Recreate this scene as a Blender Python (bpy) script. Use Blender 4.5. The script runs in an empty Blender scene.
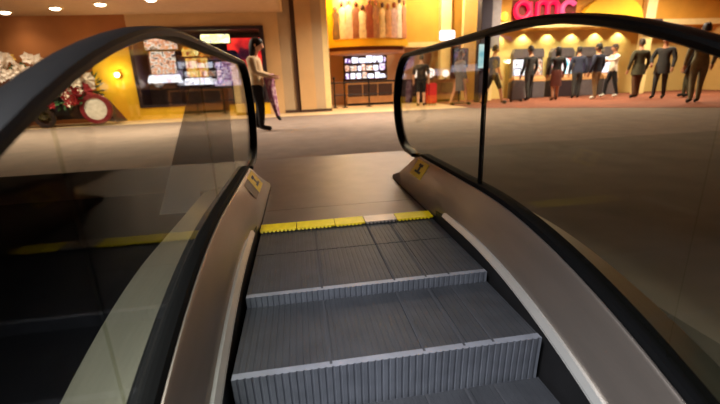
import bpy, bmesh, math, random
from mathutils import Vector, Matrix
random.seed(7)
PI = math.pi
scene = bpy.context.scene
COL = scene.collection

# ------------------------------------------------------------------ camera
cam_d = bpy.data.cameras.new('camera')
cam = bpy.data.objects.new('camera', cam_d)
COL.objects.link(cam)
scene.camera = cam
CAM_LOC = Vector((-0.237, -2.132, 0.786))
YAW, PITCH, ROLL, FPX = 0.143, -0.294, -0.040, 392.4
fwd = Vector((math.sin(YAW)*math.cos(PITCH), math.cos(YAW)*math.cos(PITCH), math.sin(PITCH)))
rgt = Vector((math.cos(YAW), -math.sin(YAW), 0))
upv = rgt.cross(fwd)
r2 = rgt*math.cos(ROLL) + upv*math.sin(ROLL)
u2 = upv*math.cos(ROLL) - rgt*math.sin(ROLL)
M4 = Matrix((r2, u2, -fwd)).transposed().to_4x4()
M4.translation = CAM_LOC
cam.matrix_world = M4
cam_d.sensor_width = 36.0
cam_d.lens = 36.0*FPX/720.0
cam_d.clip_start = 0.02
cam_d.clip_end = 100
cam_d.dof.use_dof = True
cam_d.dof.focus_distance = 1.7
cam_d.dof.aperture_fstop = 2.2

# ------------------------------------------------------------------ world, exposure
w = bpy.data.worlds.new('world')
scene.world = w
w.use_nodes = True
bg = w.node_tree.nodes['Background']
bg.inputs[0].default_value = (0.75, 0.85, 1.0, 1)
bg.inputs[1].default_value = 0.035
vs = scene.view_settings
vs.view_transform = 'Standard'
vs.look = 'None'
vs.gamma = 1.0
vs.use_curve_mapping = False
vs.exposure = 1.0

def lamp(kind, name, loc, energy, color, size=0.1, rot=(0, 0, 0), spot=1.5, blend=0.6, parent=None):
    d = bpy.data.lights.new(name, kind)
    d.energy = energy
    d.color = color
    if kind == 'AREA':
        d.shape = 'DISK'
        d.size = size
    else:
        d.shadow_soft_size = size
    if kind == 'SPOT':
        d.spot_size = spot
        d.spot_blend = blend
    o = bpy.data.objects.new(name, d)
    COL.objects.link(o)
    o.location = loc
    o.rotation_euler = rot
    if parent: o.parent = parent
    return o
WARM = (1.0, 0.86, 0.68)
# unseen fill lamps added: cool over the escalator behind camera, warm at lobby ceiling
lamp('AREA', 'escalator_fill_lamp', (-1.5, -2.4, 3.35), 122, (0.92, 0.95, 1.0), 1.6).data.spread = math.radians(88)
lamp('AREA', 'lobby_fill_lamp', (-3.0, 6.6, 2.78), 110, WARM, 1.0).data.spread = math.radians(132)
lamp('AREA', 'lobby_fill_lamp', (-6.5, 6.8, 2.78), 80, WARM, 1.0).data.spread = math.radians(132)
lamp('AREA', 'lobby_fill_lamp', (2.0, 7.0, 4.1), 190, WARM, 1.2).data.spread = math.radians(132)
lamp('AREA', 'lobby_fill_lamp', (8.2, 9.5, 4.1), 230, WARM, 1.2).data.spread = math.radians(150)
lamp('AREA', 'lobby_fill_lamp', (12.2, 9.3, 4.1), 190, WARM, 1.2).data.spread = math.radians(160)

# ------------------------------------------------------------------ materials
def lin(c):
    return tuple((v/12.92 if v <= 0.04045 else ((v+0.055)/1.055)**2.4) for v in [x/255.0 for x in c])
MATS = {}
def mat(name, rgb, rough=0.6, metal=0.0, var=0.12, scale=8.0, bump=0.0, bscale=60.0, spec=0.4, stretch=None):
    if name in MATS: return MATS[name]
    m = bpy.data.materials.new(name)
    m.use_nodes = True
    nt = m.node_tree
    b = nt.nodes['Principled BSDF']
    tc = nt.nodes.new('ShaderNodeTexCoord')
    mp = nt.nodes.new('ShaderNodeMapping')
    if stretch: mp.inputs['Scale'].default_value = stretch
    nt.links.new(tc.outputs['Object'], mp.inputs[0])
    n = nt.nodes.new('ShaderNodeTexNoise')
    n.inputs['Scale'].default_value = scale
    n.inputs['Detail'].default_value = 5
    nt.links.new(mp.outputs[0], n.inputs['Vector'])
    r = nt.nodes.new('ShaderNodeValToRGB')
    c = lin(rgb)
    r.color_ramp.elements[0].position = 0.3
    r.color_ramp.elements[1].position = 0.7
    r.color_ramp.elements[0].color = tuple(max(0, v*(1-var)) for v in c)+(1,)
    r.color_ramp.elements[1].color = tuple(min(1, v*(1+var)) for v in c)+(1,)
    nt.links.new(n.outputs['Fac'], r.inputs[0])
    nt.links.new(r.outputs[0], b.inputs['Base Color'])
    b.inputs['Roughness'].default_value = rough
    b.inputs['Metallic'].default_value = metal
    b.inputs['Specular IOR Level'].default_value = spec
    if bump:
        n2 = nt.nodes.new('ShaderNodeTexNoise')
        n2.inputs['Scale'].default_value = bscale
        nt.links.new(mp.outputs[0], n2.inputs['Vector'])
        bp = nt.nodes.new('ShaderNodeBump')
        bp.inputs['Strength'].default_value = bump
        bp.inputs['Distance'].default_value = 0.01
        nt.links.new(n2.outputs['Fac'], bp.inputs['Height'])
        nt.links.new(bp.outputs[0], b.inputs['Normal'])
    MATS[name] = m
    return m
def emit(name, rgb, strength):
    if name in MATS: return MATS[name]
    m = bpy.data.materials.new(name)
    m.use_nodes = True
    b = m.node_tree.nodes['Principled BSDF']
    b.inputs['Base Color'].default_value = tuple(v*0.3 for v in lin(rgb))+(1,)
    b.inputs['Emission Color'].default_value = lin(rgb)+(1,)
    b.inputs['Emission Strength'].default_value = strength
    MATS[name] = m
    return m
def screen(name, cols, strength, scale=6.0, stretch=(1, 1, 1)):
    """a lit screen: patches of several colours"""
    if name in MATS: return MATS[name]
    m = bpy.data.materials.new(name)
    m.use_nodes = True
    nt = m.node_tree
    b = nt.nodes['Principled BSDF']
    tc = nt.nodes.new('ShaderNodeTexCoord')
    mp = nt.nodes.new('ShaderNodeMapping')
    mp.inputs['Scale'].default_value = stretch
    nt.links.new(tc.outputs['Object'], mp.inputs[0])
    n = nt.nodes.new('ShaderNodeTexNoise')
    n.inputs['Scale'].default_value = scale
    n.inputs['Detail'].default_value = 1.5
    nt.links.new(mp.outputs[0], n.inputs['Vector'])
    r = nt.nodes.new('ShaderNodeValToRGB')
    k = len(cols)
    for i in range(k-2): r.color_ramp.elements.new(0.5)
    for i, c in enumerate(cols):
        e = r.color_ramp.elements[i]
        e.position = 0.3+0.4*i/(k-1)
        e.color = lin(c)+(1,)
    nt.links.new(n.outputs['Fac'], r.inputs[0])
    nt.links.new(r.outputs[0], b.inputs['Emission Color'])
    b.inputs['Base Color'].default_value = (0.02, 0.02, 0.02, 1)
    b.inputs['Emission Strength'].default_value = strength
    b.inputs['Roughness'].default_value = 0.25
    MATS[name] = m
    return m
def glass(name, tint, ior=1.45, refl=1.0, haze=0.0, hazecol=(0.5, 0.5, 0.5)):
    if name in MATS: return MATS[name]
    m = bpy.data.materials.new(name)
    m.use_nodes = True
    nt = m.node_tree
    nt.nodes.remove(nt.nodes['Principled BSDF'])
    out = nt.nodes['Material Output']
    tr = nt.nodes.new('ShaderNodeBsdfTransparent')
    tr.inputs[0].default_value = tint+(1,)
    gl = nt.nodes.new('ShaderNodeBsdfGlossy')
    gl.inputs['Roughness'].default_value = 0.02
    gl.inputs[0].default_value = (refl, refl, refl, 1)
    fr = nt.nodes.new('ShaderNodeFresnel')
    # same reflectance from both faces of the pane (no total reflection on the way out)
    ge = nt.nodes.new('ShaderNodeNewGeometry')
    mr = nt.nodes.new('ShaderNodeMapRange')
    mr.inputs['To Min'].default_value = ior
    mr.inputs['To Max'].default_value = 1/ior
    nt.links.new(ge.outputs['Backfacing'], mr.inputs['Value'])
    nt.links.new(mr.outputs[0], fr.inputs[0])
    nz = nt.nodes.new('ShaderNodeTexNoise')
    nz.inputs['Scale'].default_value = 2.0
    bp = nt.nodes.new('ShaderNodeBump')
    bp.inputs['Strength'].default_value = 0.01
    nt.links.new(nz.outputs['Fac'], bp.inputs['Height'])
    nt.links.new(bp.outputs[0], gl.inputs['Normal'])
    mx = nt.nodes.new('ShaderNodeMixShader')
    nt.links.new(fr.outputs[0], mx.inputs[0])
    nt.links.new(tr.outputs[0], mx.inputs[1])
    nt.links.new(gl.outputs[0], mx.inputs[2])
    last = mx
    if haze:
        df = nt.nodes.new('ShaderNodeBsdfDiffuse')
        df.inputs[0].default_value = hazecol+(1,)
        m2 = nt.nodes.new('ShaderNodeMixShader')
        m2.inputs[0].default_value = haze
        nt.links.new(mx.outputs[0], m2.inputs[1])
        nt.links.new(df.outputs[0], m2.inputs[2])
        last = m2
    nt.links.new(last.outputs[0], out.inputs[0])
    MATS[name] = m
    return m

# ------------------------------------------------------------------ mesh building
class MB:
    def __init__(s):
        s.v = []; s.f = []; s.mi = []; s.cur = 0
    def add(s, vs, fs):
        b = len(s.v)
        s.v += [tuple(x) for x in vs]
        s.f += [tuple(i+b for i in f) for f in fs]
        s.mi += [s.cur]*len(fs)
        return s
    def box(s, x0, x1, y0, y1, z0, z1):
        return s.add([(x0,y0,z0),(x1,y0,z0),(x1,y1,z0),(x0,y1,z0),(x0,y0,z1),(x1,y0,z1),(x1,y1,z1),(x0,y1,z1)],
              [(0,3,2,1),(4,5,6,7),(0,1,5,4),(1,2,6,5),(2,3,7,6),(3,0,4,7)])
    def rbox(s, x0, x1, y0, y1, z0, z1, b=0.01):
        """box with chamfered vertical and horizontal edges"""
        bm = bmesh.new()
        bmesh.ops.create_cube(bm, size=1)
        for v in bm.verts:
            v.co = ((x0+x1)/2+v.co.x*(x1-x0), (y0+y1)/2+v.co.y*(y1-y0), (z0+z1)/2+v.co.z*(z1-z0))
        b = min(b, (x1-x0)*.45, (y1-y0)*.45, (z1-z0)*.45)
        bmesh.ops.bevel(bm, geom=bm.edges[:], offset=b, segments=2, affect='EDGES')
        return s.frombm(bm)
    def frombm(s, bm):
        bm.verts.index_update()
        s.add([v.co[:] for v in bm.verts], [[v.index for v in f.verts] for f in bm.faces])
        bm.free()
        return s
    def loft(s, rings, closed=True, caps=True):
        n = len(rings[0]); vs = [p for r in rings for p in r]; fs = []
        for i in range(len(rings)-1):
            for j in range(n if closed else n-1):
                k = (j+1) % n
                fs.append((i*n+j, i*n+k, (i+1)*n+k, (i+1)*n+j))
        if caps and closed:
            fs.append(tuple(reversed(range(n))))
            fs.append(tuple((len(rings)-1)*n+j for j in range(n)))
        return s.add(vs, fs)
    def tube(s, pts, rad, n=8):
        pts = [Vector(p) for p in pts]
        if not hasattr(rad, '__len__'): rad = [rad]*len(pts)
        rings = []; prev = None
        for i, p in enumerate(pts):
            t = (pts[min(i+1, len(pts)-1)]-pts[max(i-1, 0)]).normalized()
            if prev is None:
                a = Vector((0,0,1)) if abs(t.z) < 0.9 else Vector((1,0,0))
                nx = t.cross(a).normalized()
            else:
                nx = (prev - t*prev.dot(t)).normalized()
            prev = nx; ny = t.cross(nx)
            rings.append([p+(nx*math.cos(2*PI*j/n)+ny*math.sin(2*PI*j/n))*rad[i] for j in range(n)])
        return s.loft(rings)
    def lathe(s, prof, c=(0,0,0), n=20, axis='z'):
        rings = []
        for (r, h) in prof:
            ring = []
            for j in range(n):
                a = 2*PI*j/n
                if axis == 'z': q = (c[0]+r*math.cos(a), c[1]+r*math.sin(a), c[2]+h)
                elif axis == 'y': q = (c[0]+r*math.cos(a), c[1]+h, c[2]+r*math.sin(a))
                else: q = (c[0]+h, c[1]+r*math.cos(a), c[2]+r*math.sin(a))
                ring.append(q)
            rings.append(ring)
        return s.loft(rings)
    def ball(s, c, rx, ry=None, rz=None, n=10):
        ry = ry or rx; rz = rz or rx
        prof = [(max(math.sin(PI*i/n), 0.001), -math.cos(PI*i/n)) for i in range(n+1)]
        rings = [[(c[0]+r*rx*math.cos(2*PI*j/(n*2)), c[1]+r*ry*math.sin(2*PI*j/(n*2)), c[2]+h*rz) for j in range(n*2)] for r, h in prof]
        return s.loft(rings)
    def prism(s, poly, y0, y1):
        """polygon in xz extruded along y"""
        n = len(poly)
        vs = [(x, y0, z) for x, z in poly]+[(x, y1, z) for x, z in poly]
        fs = [tuple(range(n)), tuple(reversed(range(n, 2*n)))]+[(i, n+i, n+(i+1) % n, (i+1) % n) for i in range(n)]
        return s.add(vs, fs)
    def flat(s, poly, z0, z1):
        n = len(poly)
        vs = [(x, y, z0) for x, y in poly]+[(x, y, z1) for x, y in poly]
        fs = [tuple(reversed(range(n))), tuple(range(n, 2*n))]+[(i, (i+1) % n, n+(i+1) % n, n+i) for i in range(n)]
        return s.add(vs, fs)
    def build(s, name, m, parent=None, smooth=False, label=None, loc=None):
        me = bpy.data.meshes.new(name)
        me.from_pydata(s.v, [], s.f)
        ms = m if isinstance(m, (list, tuple)) else [m]
        for x in ms: me.materials.append(x)
        for p, k in zip(me.polygons, s.mi): p.material_index = k
        bm = bmesh.new(); bm.from_mesh(me)
        bmesh.ops.recalc_face_normals(bm, faces=bm.faces[:])
        if smooth:
            for f in bm.faces: f.smooth = True
            for e in bm.edges:
                if len(e.link_faces) == 2 and e.calc_face_angle(0) > 0.7: e.smooth = False
        bm.to_mesh(me); bm.free()
        o = bpy.data.objects.new(name, me)
        COL.objects.link(o)
        if parent: o.parent = parent
        if label: o['label'] = label
        if loc: o.location = loc
        return o
def thing(name, label, cat, loc=(0,0,0), rz=0, group=None):
    o = bpy.data.objects.new(name, None)
    COL.objects.link(o)
    o.empty_display_size = 0.1
    o.location = loc; o.rotation_euler = (0, 0, rz)
    return tag(o, label, cat, group)
def tag(o, label, cat, group=None):
    o['label'] = label; o['category'] = cat
    if group: o['group'] = group
    return o
def struct(name, mb, m, smooth=False, parent=None):
    o = mb.build(name, m, parent, smooth)
    if not parent: o['kind'] = 'structure'
    return o
def copy_tree(o, parent=None):
    c = o.copy(); COL.objects.link(c)
    if parent: c.parent = parent
    for ch in list(o.children): copy_tree(ch, c)
    return c

# palette
m_steel = mat('brushed_steel', (176, 168, 160), 0.34, 1.0, 0.10, 3.0, 0.05, 90, stretch=(14, 0.6, 1))
m_deck = mat('brushed_inner_deck', (138, 128, 120), 0.40, 0.8, 0.08, 3.0, 0.04, 60, stretch=(14, 0.6, 1))
m_outdeck = mat('brushed_outer_deck', (106, 104, 92), 0.45, 0.8, 0.08, 3.0, 0.04, 60, stretch=(14, 0.6, 1))
m_trim = mat('aluminium_trim', (205, 203, 198), 0.4, 0.7, 0.05)
m_skirt = mat('dark_skirt', (30, 29, 30), 0.55, 0.2, 0.2)
m_rubber = mat('black_rubber', (7, 6, 6), 0.45, 0.0, 0.15, 20, spec=0.12)
m_gasket = mat('black_gasket', (5, 5, 6), 0.8, spec=0.1)
m_land = mat('landing_metal', (98, 90, 87), 0.46, 0.7, 0.14, 5.0, 0.10, 180)
m_step = mat('step_aluminium', (60, 61, 65), 0.55, 0.55, 0.16, 10)
m_riser = mat('riser_aluminium', (126, 129, 138), 0.5, 0.5, 0.14, 14)
m_groove = mat('step_groove', (44, 44, 48), 0.8)
m_yellow = mat('comb_yellow', (246, 212, 8), 0.5, 0, 0.10, 30)
m_black = mat('black_ink', (14, 13, 12), 0.6)
m_glass = glass('balustrade_glass', (0.905, 0.91, 0.85), 1.24, .6)
m_reflection = glass('reflection_panel_glass', (0.80, 0.81, 0.82), 1.2, 0.6, 0.68, (0.46, 0.47, 0.49))  # milky haze that imitates a reflection in the left glass
m_void = mat('void_dark', (22, 22, 30), 0.8)
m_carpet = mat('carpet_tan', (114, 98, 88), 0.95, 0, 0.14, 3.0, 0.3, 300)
m_red = mat('carpet_rust', (120, 66, 46), 0.95, 0, 0.18, 2.0, 0.2, 200)
m_tile = mat('tile_beige', (205, 176, 134), 0.5, 0, 0.08, 2.0)
m_ceil = mat('ceiling_plaster', (196, 160, 122), 0.9, 0, 0.05)
m_wallo = mat('wall_orange_brown', (170, 104, 52), 0.85, 0, 0.08, 2)
m_wallb = mat('wall_beige', (214, 176, 124), 0.8, 0, 0.05, 2)
m_wallg = mat('wall_grey_beige', (190, 164, 128), 0.8, 0, 0.05, 2)
m_walld = mat('wall_dark_brown', (74, 50, 36), 0.8)
m_wally = mat('wall_yellow', (240, 190, 36), 0.7, 0, 0.08, 2)
m_wallor = mat('wall_orange', (214, 156, 58), 0.75, 0, 0.08, 2)
m_cream = mat('cream_paint', (240, 214, 150), 0.7, 0, 0.05)
m_pink = mat('pink_plaster', (206, 160, 138), 0.8, 0, 0.06)
m_maroon = mat('maroon_soffit', (110, 52, 40), 0.8)
m_dkbrown = mat('dark_wood', (66, 42, 34), 0.5, 0, 0.25, 5, stretch=(1, 1, 8))
m_tan = mat('tan_wood', (188, 140, 92), 0.5, 0, 0.15, 5)
m_dkmetal = mat('dark_metal', (44, 40, 40), 0.45, 0.6)
m_purplegrey = mat('purple_grey_cladding', (46, 38, 50), 0.6)
m_ltgrey = mat('light_grey_cladding', (150, 144, 142), 0.6)
m_lamp = emit('lamp_lens', (255, 240, 214), 14)

# ------------------------------------------------------------------ setting
OX = 0.955      # half width of the escalator's opening
struct('floor', MB().flat([(-14,2.37),(16,2.37),(16,14.6),(-14,14.6)], -0.3, -0.004), m_carpet)
struct('floor_right', MB().flat([(OX,-6),(16,-6),(16,2.37),(OX,2.37)], -0.3, -0.004), mat('carpet_tan_dimmed', (98, 87, 76), 0.95, 0, 0.14, 3.0, 0.3, 300))  # same tan carpet; the dimmer light here is put into its colour
struct('floor_shopfront', MB().flat([(-14,8.9),(4.6,8.9),(4.6,14.4),(-14,14.4)], -0.004, 0.0), m_tile)
struct('floor_red', MB().flat([(4.6,8.5),(7.0,6.5),(10.6,3.4),(16,3.4),(16,14.4),(4.6,14.4)], -0.004, 0.001), m_red)
struct('floor_lower', MB().box(-9, OX, -9, 2.37, -4.9, -4.8), m_void)
struct('wall_opening_front', MB().box(-9, OX, 2.37, 2.5, -4.8, -0.3), m_void)
struct('wall_opening_left', MB().box(-9.1, -9, -9, 2.37, -4.8, 3.4), m_void)
struct('wall_opening_right', MB().box(OX, OX+.1, -6, 2.37, -4.8, -0.3), m_void)
struct('wall_front', MB().box(-9, 16, -9.1, -9, -4.8, 4.2), m_void)
struct('ceiling_left', MB().box(-14, -0.5, 2.3, 10.6, 2.8, 2.9), m_ceil)
struct('ceiling_opening', MB().box(-9, 16, -9, 2.3, 3.4, 3.5), m_ceil)
struct('ceiling_right', MB().box(-0.5, 16, 2.3, 14.6, 4.2, 4.3), m_ceil)
struct('trim_1', MB().box(-0.52, -0.46, 2.3, 10.3, 2.8, 4.2), m_wallb)
struct('trim_2', MB().box(-0.46, 16, 2.26, 2.34, 3.4, 4.2), m_wallb)
struct('wall_right', MB().box(16, 16.1, -9, 14.6, -0.3, 4.3), mat('wall_sand', (208, 170, 104), 0.8, 0, .06, 2))
struct('wall_left', MB().box(-14.1, -14, 2.3, 14.6, -0.3, 4.3), m_wallo)
# left wall with the shop window niche
WX0, WX1, WZ0, WZ1, WY = -4.68, -1.06, 0.34, 2.46, 10.3
struct('wall_back_left', MB().box(-14, -5.75, WY, WY+.25, 0, 2.8).box(-5.75, WX0, WY, WY+.25, 2.12, 2.8), m_wallo)
struct('wall_yellow', MB().box(-5.75, WX0, WY-.03, WY+.25, 0, 2.12).box(WX0, WX1, WY-.03, WY+.25, 0, WZ0), m_wally)
struct('wall_back_centre', MB().box(WX0, WX1, WY, WY+.25, WZ1, 2.8).box(WX1, -0.62, WY, WY+.25, 0, 4.2), m_wallb)
struct('wall_niche', MB().box(WX0-.1, WX1+.1, 11.9, 12.0, 0, 2.8).box(WX0-.1, WX0-.02, WY+.25, 11.9, 0, 2.8).box(WX1+.02, WX1+.1, WY+.25, 11.9, 0, 2.8),
       mat('niche_purple', (58, 44, 62), 0.7))
struct('floor_niche', MB().box(WX0-.02, WX1+.02, WY+.25, 11.9, 0.004, WZ0), m_dkbrown)
struct('ceiling_niche', MB().box(WX0-.02, WX1+.02, WY+.25, 11.9, WZ1, WZ1+.08), m_walld)
# the pilasters between window and yellow store
struct('wall_recess', MB().box(-0.62, -0.16, WY+.04, WY+.3, 0, 4.2), m_wallg)
struct('trim_3', MB().box(-0.26, -0.13, WY-.03, WY+.04, 0, 4.2), m_walld)
struct('wall_pilaster', MB().box(-0.13, 0.33, WY-.14, WY+.5, 0, 4.2), mat('pilaster_tan', (206, 166, 114), 0.8, 0, 0.05, 2))
struct('trim_4', MB().box(0.33, 0.62, WY-.06, WY+.6, 0, 4.2), m_wallg)
struct('trim_5', MB().box(0.62, 0.80, WY, WY+.6, 0, 4.2), m_cream)
struct('baseboard_back', MB().box(-0.62, -.13, WY-.05, WY+.04, 0.0, 0.08).box(-.15, .35, WY-.17, WY-.14, 0, .08).box(.33, .80, WY-.1, WY-.06, 0, .08), m_walld)
# yellow store recess
struct('wall_store_left', MB().box(0.62, 0.78, WY+.6, 14.0, 0, 4.2), m_wally)
struct('wall_store_back', MB().box(0.62, 6.9, 14.0, 14.2, 0, 4.2), mat('wall_store_pinkish', (196, 148, 110), 0.8, 0, 0.06, 2))
struct('wall_store_upper', MB().box(4.0, 6.9, 13.6, 14.0, 2.1, 4.2), m_wallor)
struct('trim_6', MB().box(5.35, 5.75, 13.3, 13.6, 0, 4.2).box(4.0, 6.1, 13.45, 13.6, 2.02, 2.2), m_cream)
# right store
RY = 12.7
struct('wall_back_right', MB().box(6.0, 16, RY, RY+.2, 0, 4.2), mat('wall_right_store', (222, 196, 128), 0.75, 0, 0.05, 2))
struct('wall_soffit', MB().box(6.75, 16, RY-.85, RY, 2.42, 4.2), m_wallor)
struct('trim_7', MB().box(6.75, 16, RY-.93, RY-.85, 2.42, 2.62), m_cream)
struct('trim_8', MB().box(6.6, 6.75, RY-.93, RY, 0, 4.2), m_cream)

# ------------------------------------------------------------------ escalator
RR = 2.9; Y0 = -0.40; YE = Y0-RR*math.sin(math.radians(30)); DE = RR*(1-math.cos(math.radians(30)))
def drop(y):
    if y >= Y0: return 0.0
    if y >= YE: return RR-math.sqrt(RR*RR-(y-Y0)**2)
    return DE+(YE-y)*math.tan(math.radians(30))
RX = 0.632; RZ = 0.967; NC = (0.97, 0.602); NR = 0.365
def rdrop(y):
    # the handrail's own curve over the upper bend
    a, r = -0.565, 2.38
    e = a-r*math.sin(math.radians(30))
    if y >= a: return 0.0
    if y >= e: return r-math.sqrt(r*r-(y-a)**2)
    return max(drop(y), r*(1-math.cos(math.radians(30))))
ys = [-4.6,-4.0,-3.4,-2.8,-2.4,-2.1]+[-1.9+.1*i for i in range(17)]+[0.0,.2,.4,.55]
esc = thing('escalator', 'escalator with black handrails, glass balustrades and brushed steel decks rising to the lobby', 'escalator')
def sweep(sec, ylist, sx=1, zf=None):
    """sec: closed (x, z) outline swept along the escalator's profile"""
    return [[(sx*x, y, (zf(y, z) if zf else z)-drop(y)) for x, z in sec] for y in ylist]
for sx, side in ((-1, 'left'), (1, 'right')):
    # skirt and inner deck
    MB().loft(sweep([(.508,-.40),(.530,-.40),(.534,.05),(.518,.05)], ys+[1.0], sx)).build('skirt_panel', m_skirt, esc)
    MB().loft(sweep([(.516,.046),(.536,.046),(.546,.068),(.532,.072)], [y for y in ys if y < -.14]+[-.12], sx)).build('skirt_trim', m_trim, esc, label='pale aluminium edge strip along the %s inner deck' % side)
    nose = [.66,.76,.86,.96,1.03,1.06]
    def zf(y, z):
        if y <= .55: return z
        t = min(1, (y-.55)/.51)**1.4
        return z*(1-t)+min(z, .03)*t if z > .03 else z
    secA = [(.535,.052),(.545,.070),(.588,.258),(.594,.266),(.600,.266),(.600,.22),(.560,.02),(.535,.0)]
    secB = [(.511,.004),(.514,.150),(.586,.258),(.594,.266),(.600,.266),(.600,.22),(.560,.02),(.530,.0)]
    def deck_sec(y):
        # towards the newel the sloping deck turns into a flatter top with an upright inner face
        t = max(0, min(1, (y+.30)/.42)); t = t*t*(3-2*t)
        return [(a[0]+(b[0]-a[0])*t, a[1]+(b[1]-a[1])*t) for a, b in zip(secA, secB)]
    dys = sorted(ys+[-.15, -.05, .06]+nose)
    MB().loft([[(sx*x, y, zf(y, z)-drop(y)) for x, z in deck_sec(y)] for y in dys]).build('inner_deck', m_deck, esc, True)
    MB().loft(sweep([(.600,.20),(.672,.20),(.672,.276),(.662,.284),(.608,.284),(.600,.272)], ys+nose[:-1], sx, zf)).build('glass_channel', m_gasket, esc)
    MB().loft(sweep([(.672,.165),(.905,.122),(.93,.10),(.935,-.02),(.92,-.02),(.89,.08),(.672,.10)], ys, sx)).build('outer_deck', m_outdeck, esc, True)
    MB().loft(sweep([(.920,-.02),(.936,-.02),(.936,-1.0),(.920,-1.0)], ys, sx)).build('side_cladding', m_gasket, esc)
    # closing nose of the outer deck
    MB().box(min(sx*.65, sx*.935), max(sx*.65, sx*.935), .55, .60, -.01, .125).build('deck_end_cap', m_outdeck, esc)
    # glass panels
    dz = .012 if sx == 1 else -.003     # the two handrails differ by a hair in height
    def topz(y):
        if y <= NC[0]: return dz+RZ-.012-rdrop(y)
        return dz+NC[1]+math.sqrt(max(0, (NR-.012)**2-(y-NC[0])**2))
    def botz(y):
        if y <= .55: return .255-drop(y)
        b = .255 if y < NC[0] else NC[1]-math.sqrt(max(0, (NR-.012)**2-(y-NC[0])**2))
        return b
    cuts = [-4.6, -2.5, -1.42, -0.335]
    spans = [(-4.6,-2.5),(-2.5,-1.42),(-1.42,-.335),(-.335,None)]
    for a, b in spans:
        e = NC[0]+NR-.014 if b is None else b-.004
        n = 40 if b is None else 14
        yy = [a+.004+(e-a-.004)*(1-(1-i/n)**(2 if b is None else 1)) for i in range(n+1)]
        rings = [[(sx*(RX-.006), y, botz(y)), (sx*(RX+.006), y, botz(y)), (sx*(RX+.006), y, topz(y)), (sx*(RX-.006), y, topz(y))] for y in yy]
        MB().loft(rings).build('glass_panel', m_glass, esc)
        if b == -.335 and sx == 1:
            MB().box(min(sx*(RX-.008), sx*(RX+.008)), max(sx*(RX-.008), sx*(RX+.008)), b-.010, b+.010, botz(b), topz(b)).build('glass_joint', m_gasket, esc)
    # handrail: path in the yz plane with its outward normal
    path = [(y, RZ-rdrop(y)) for y in ys]+[(.7, RZ), (.85, RZ)]
    path += [(NC[0]+NR*math.sin(t), NC[1]+NR*math.cos(t)) for t in [PI*i/22 for i in range(23)]]
    path += [(.88, .238), (.78, .225)]
    path = [(y, z+dz) for y, z in path]
    sec = [(-.024,-.015),(-.034,-.010),(-.037,.003),(-.032,.012),(-.016,.016),(.016,.016),(.032,.012),(.037,.003),(.034,-.010),(.024,-.015)]
    rings = []
    for i, (y, z) in enumerate(path):
        y0, z0 = path[max(0, i-1)]; y1, z1 = path[min(len(path)-1, i+1)]
        t = Vector((0, y1-y0, z1-z0)).normalized()
        nrm = Vector((0, -t.z, t.y))
        rings.append([Vector((sx*RX+a, y, z))+nrm*b for a, b in sec])
    MB().loft(rings).build('handrail', m_rubber, esc, True)
    # sticker on the deck's nose
    def deckpt(t, y, off=0.002):
        # t 0..1 across the deck's slope
        x = .514+(.586-.514)*t; z = .150+(.258-.150)*t
        nx, nz = -.832, .555
        return (sx*(x+nx*off), y, z+nz*off)
    s = MB()
    s.add([deckpt(.06,.30), deckpt(.96,.30), deckpt(.96,.54), deckpt(.06,.54)]+[deckpt(.06,.30,.0005), deckpt(.96,.30,.0005), deckpt(.96,.54,.0005), deckpt(.06,.54,.0005)],
          [(0,1,2,3),(7,6,5,4),(0,4,5,1),(1,5,6,2),(2,6,7,3),(3,7,4,0)])
    st = s.build('warning_sticker', m_yellow, esc, label='yellow warning sticker on the %s deck nose' % side)
    s = MB()
    for (t0, t1, ya, yb) in ((.28,.40,.36,.48),(.40,.66,.40,.44),(.66,.80,.38,.46)):
        s.add([deckpt(t0,ya,.003), deckpt(t1,ya,.003), deckpt(t1,yb,.003), deckpt(t0,yb,.003)], [(0,1,2,3)])
    s.build('pictogram', m_black, st)
    if sx == -1:
        s = MB()
        s.add([deckpt(.10,.13), deckpt(.92,.13), deckpt(.92,.29), deckpt(.10,.29)], [(0,1,2,3)])
        s.build('notice_plate', mat('dark_notice', (60, 44, 34), 0.5), esc)
# landing plate and comb
MB().box(-.506, .506, .085, .40, -.03, 0.0).build('comb_plate', m_land, esc)
MB().flat([(-.506,.404),(.506,.404),(.506,1.07),(.948,1.07),(.948,2.365),(-.948,2.365),(-.948,1.07),(-.506,1.07)], -.03, 0.0).build('landing_plate', m_land, esc)
MB().flat([(-.945,.605),(-.65,.605),(-.65,1.066),(-.945,1.066)], -.03, -.001).build('floor_cover', m_land, esc)
MB().flat([(.65,.605),(.945,.605),(.945,1.066),(.65,1.066)], -.03, -.001).build('floor_cover', m_land, esc)
cuts = [-.506, -.30, -.08, .095, .285, .506]
for i in range(5):
    x0, x1 = cuts[i]+.002, cuts[i+1]-.002
    s = MB().add([(x0,.085,.002),(x1,.085,.002),(x1,-.012,.006),(x0,-.012,.006),(x0,.085,.018),(x1,.085,.018),(x1,-.012,.014),(x0,-.012,.014)],
                 [(0,3,2,1),(4,5,6,7),(0,1,5,4),(1,2,6,5),(2,3,7,6),(3,0,4,7)])
    n = int((x1-x0)/.022)
    for k in range(n):
        xx = x0+.006+k*.022
        s.add([(xx,-.012,.014),(xx+.011,-.012,.014),(xx+.011,-.020,.004),(xx,-.020,.004),(xx,-.012,.006),(xx+.011,-.012,.006)], [(0,1,2,3),(0,4,5,1),(4,3,2,5),(0,3,4),(1,5,2)])
    if i == 3: s.build('comb_segment', mat('bare_comb_metal', (150, 140, 132), .45, .8), esc, label='bare silver comb segment')
    else: s.build('comb_segment', m_yellow, esc)

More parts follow.
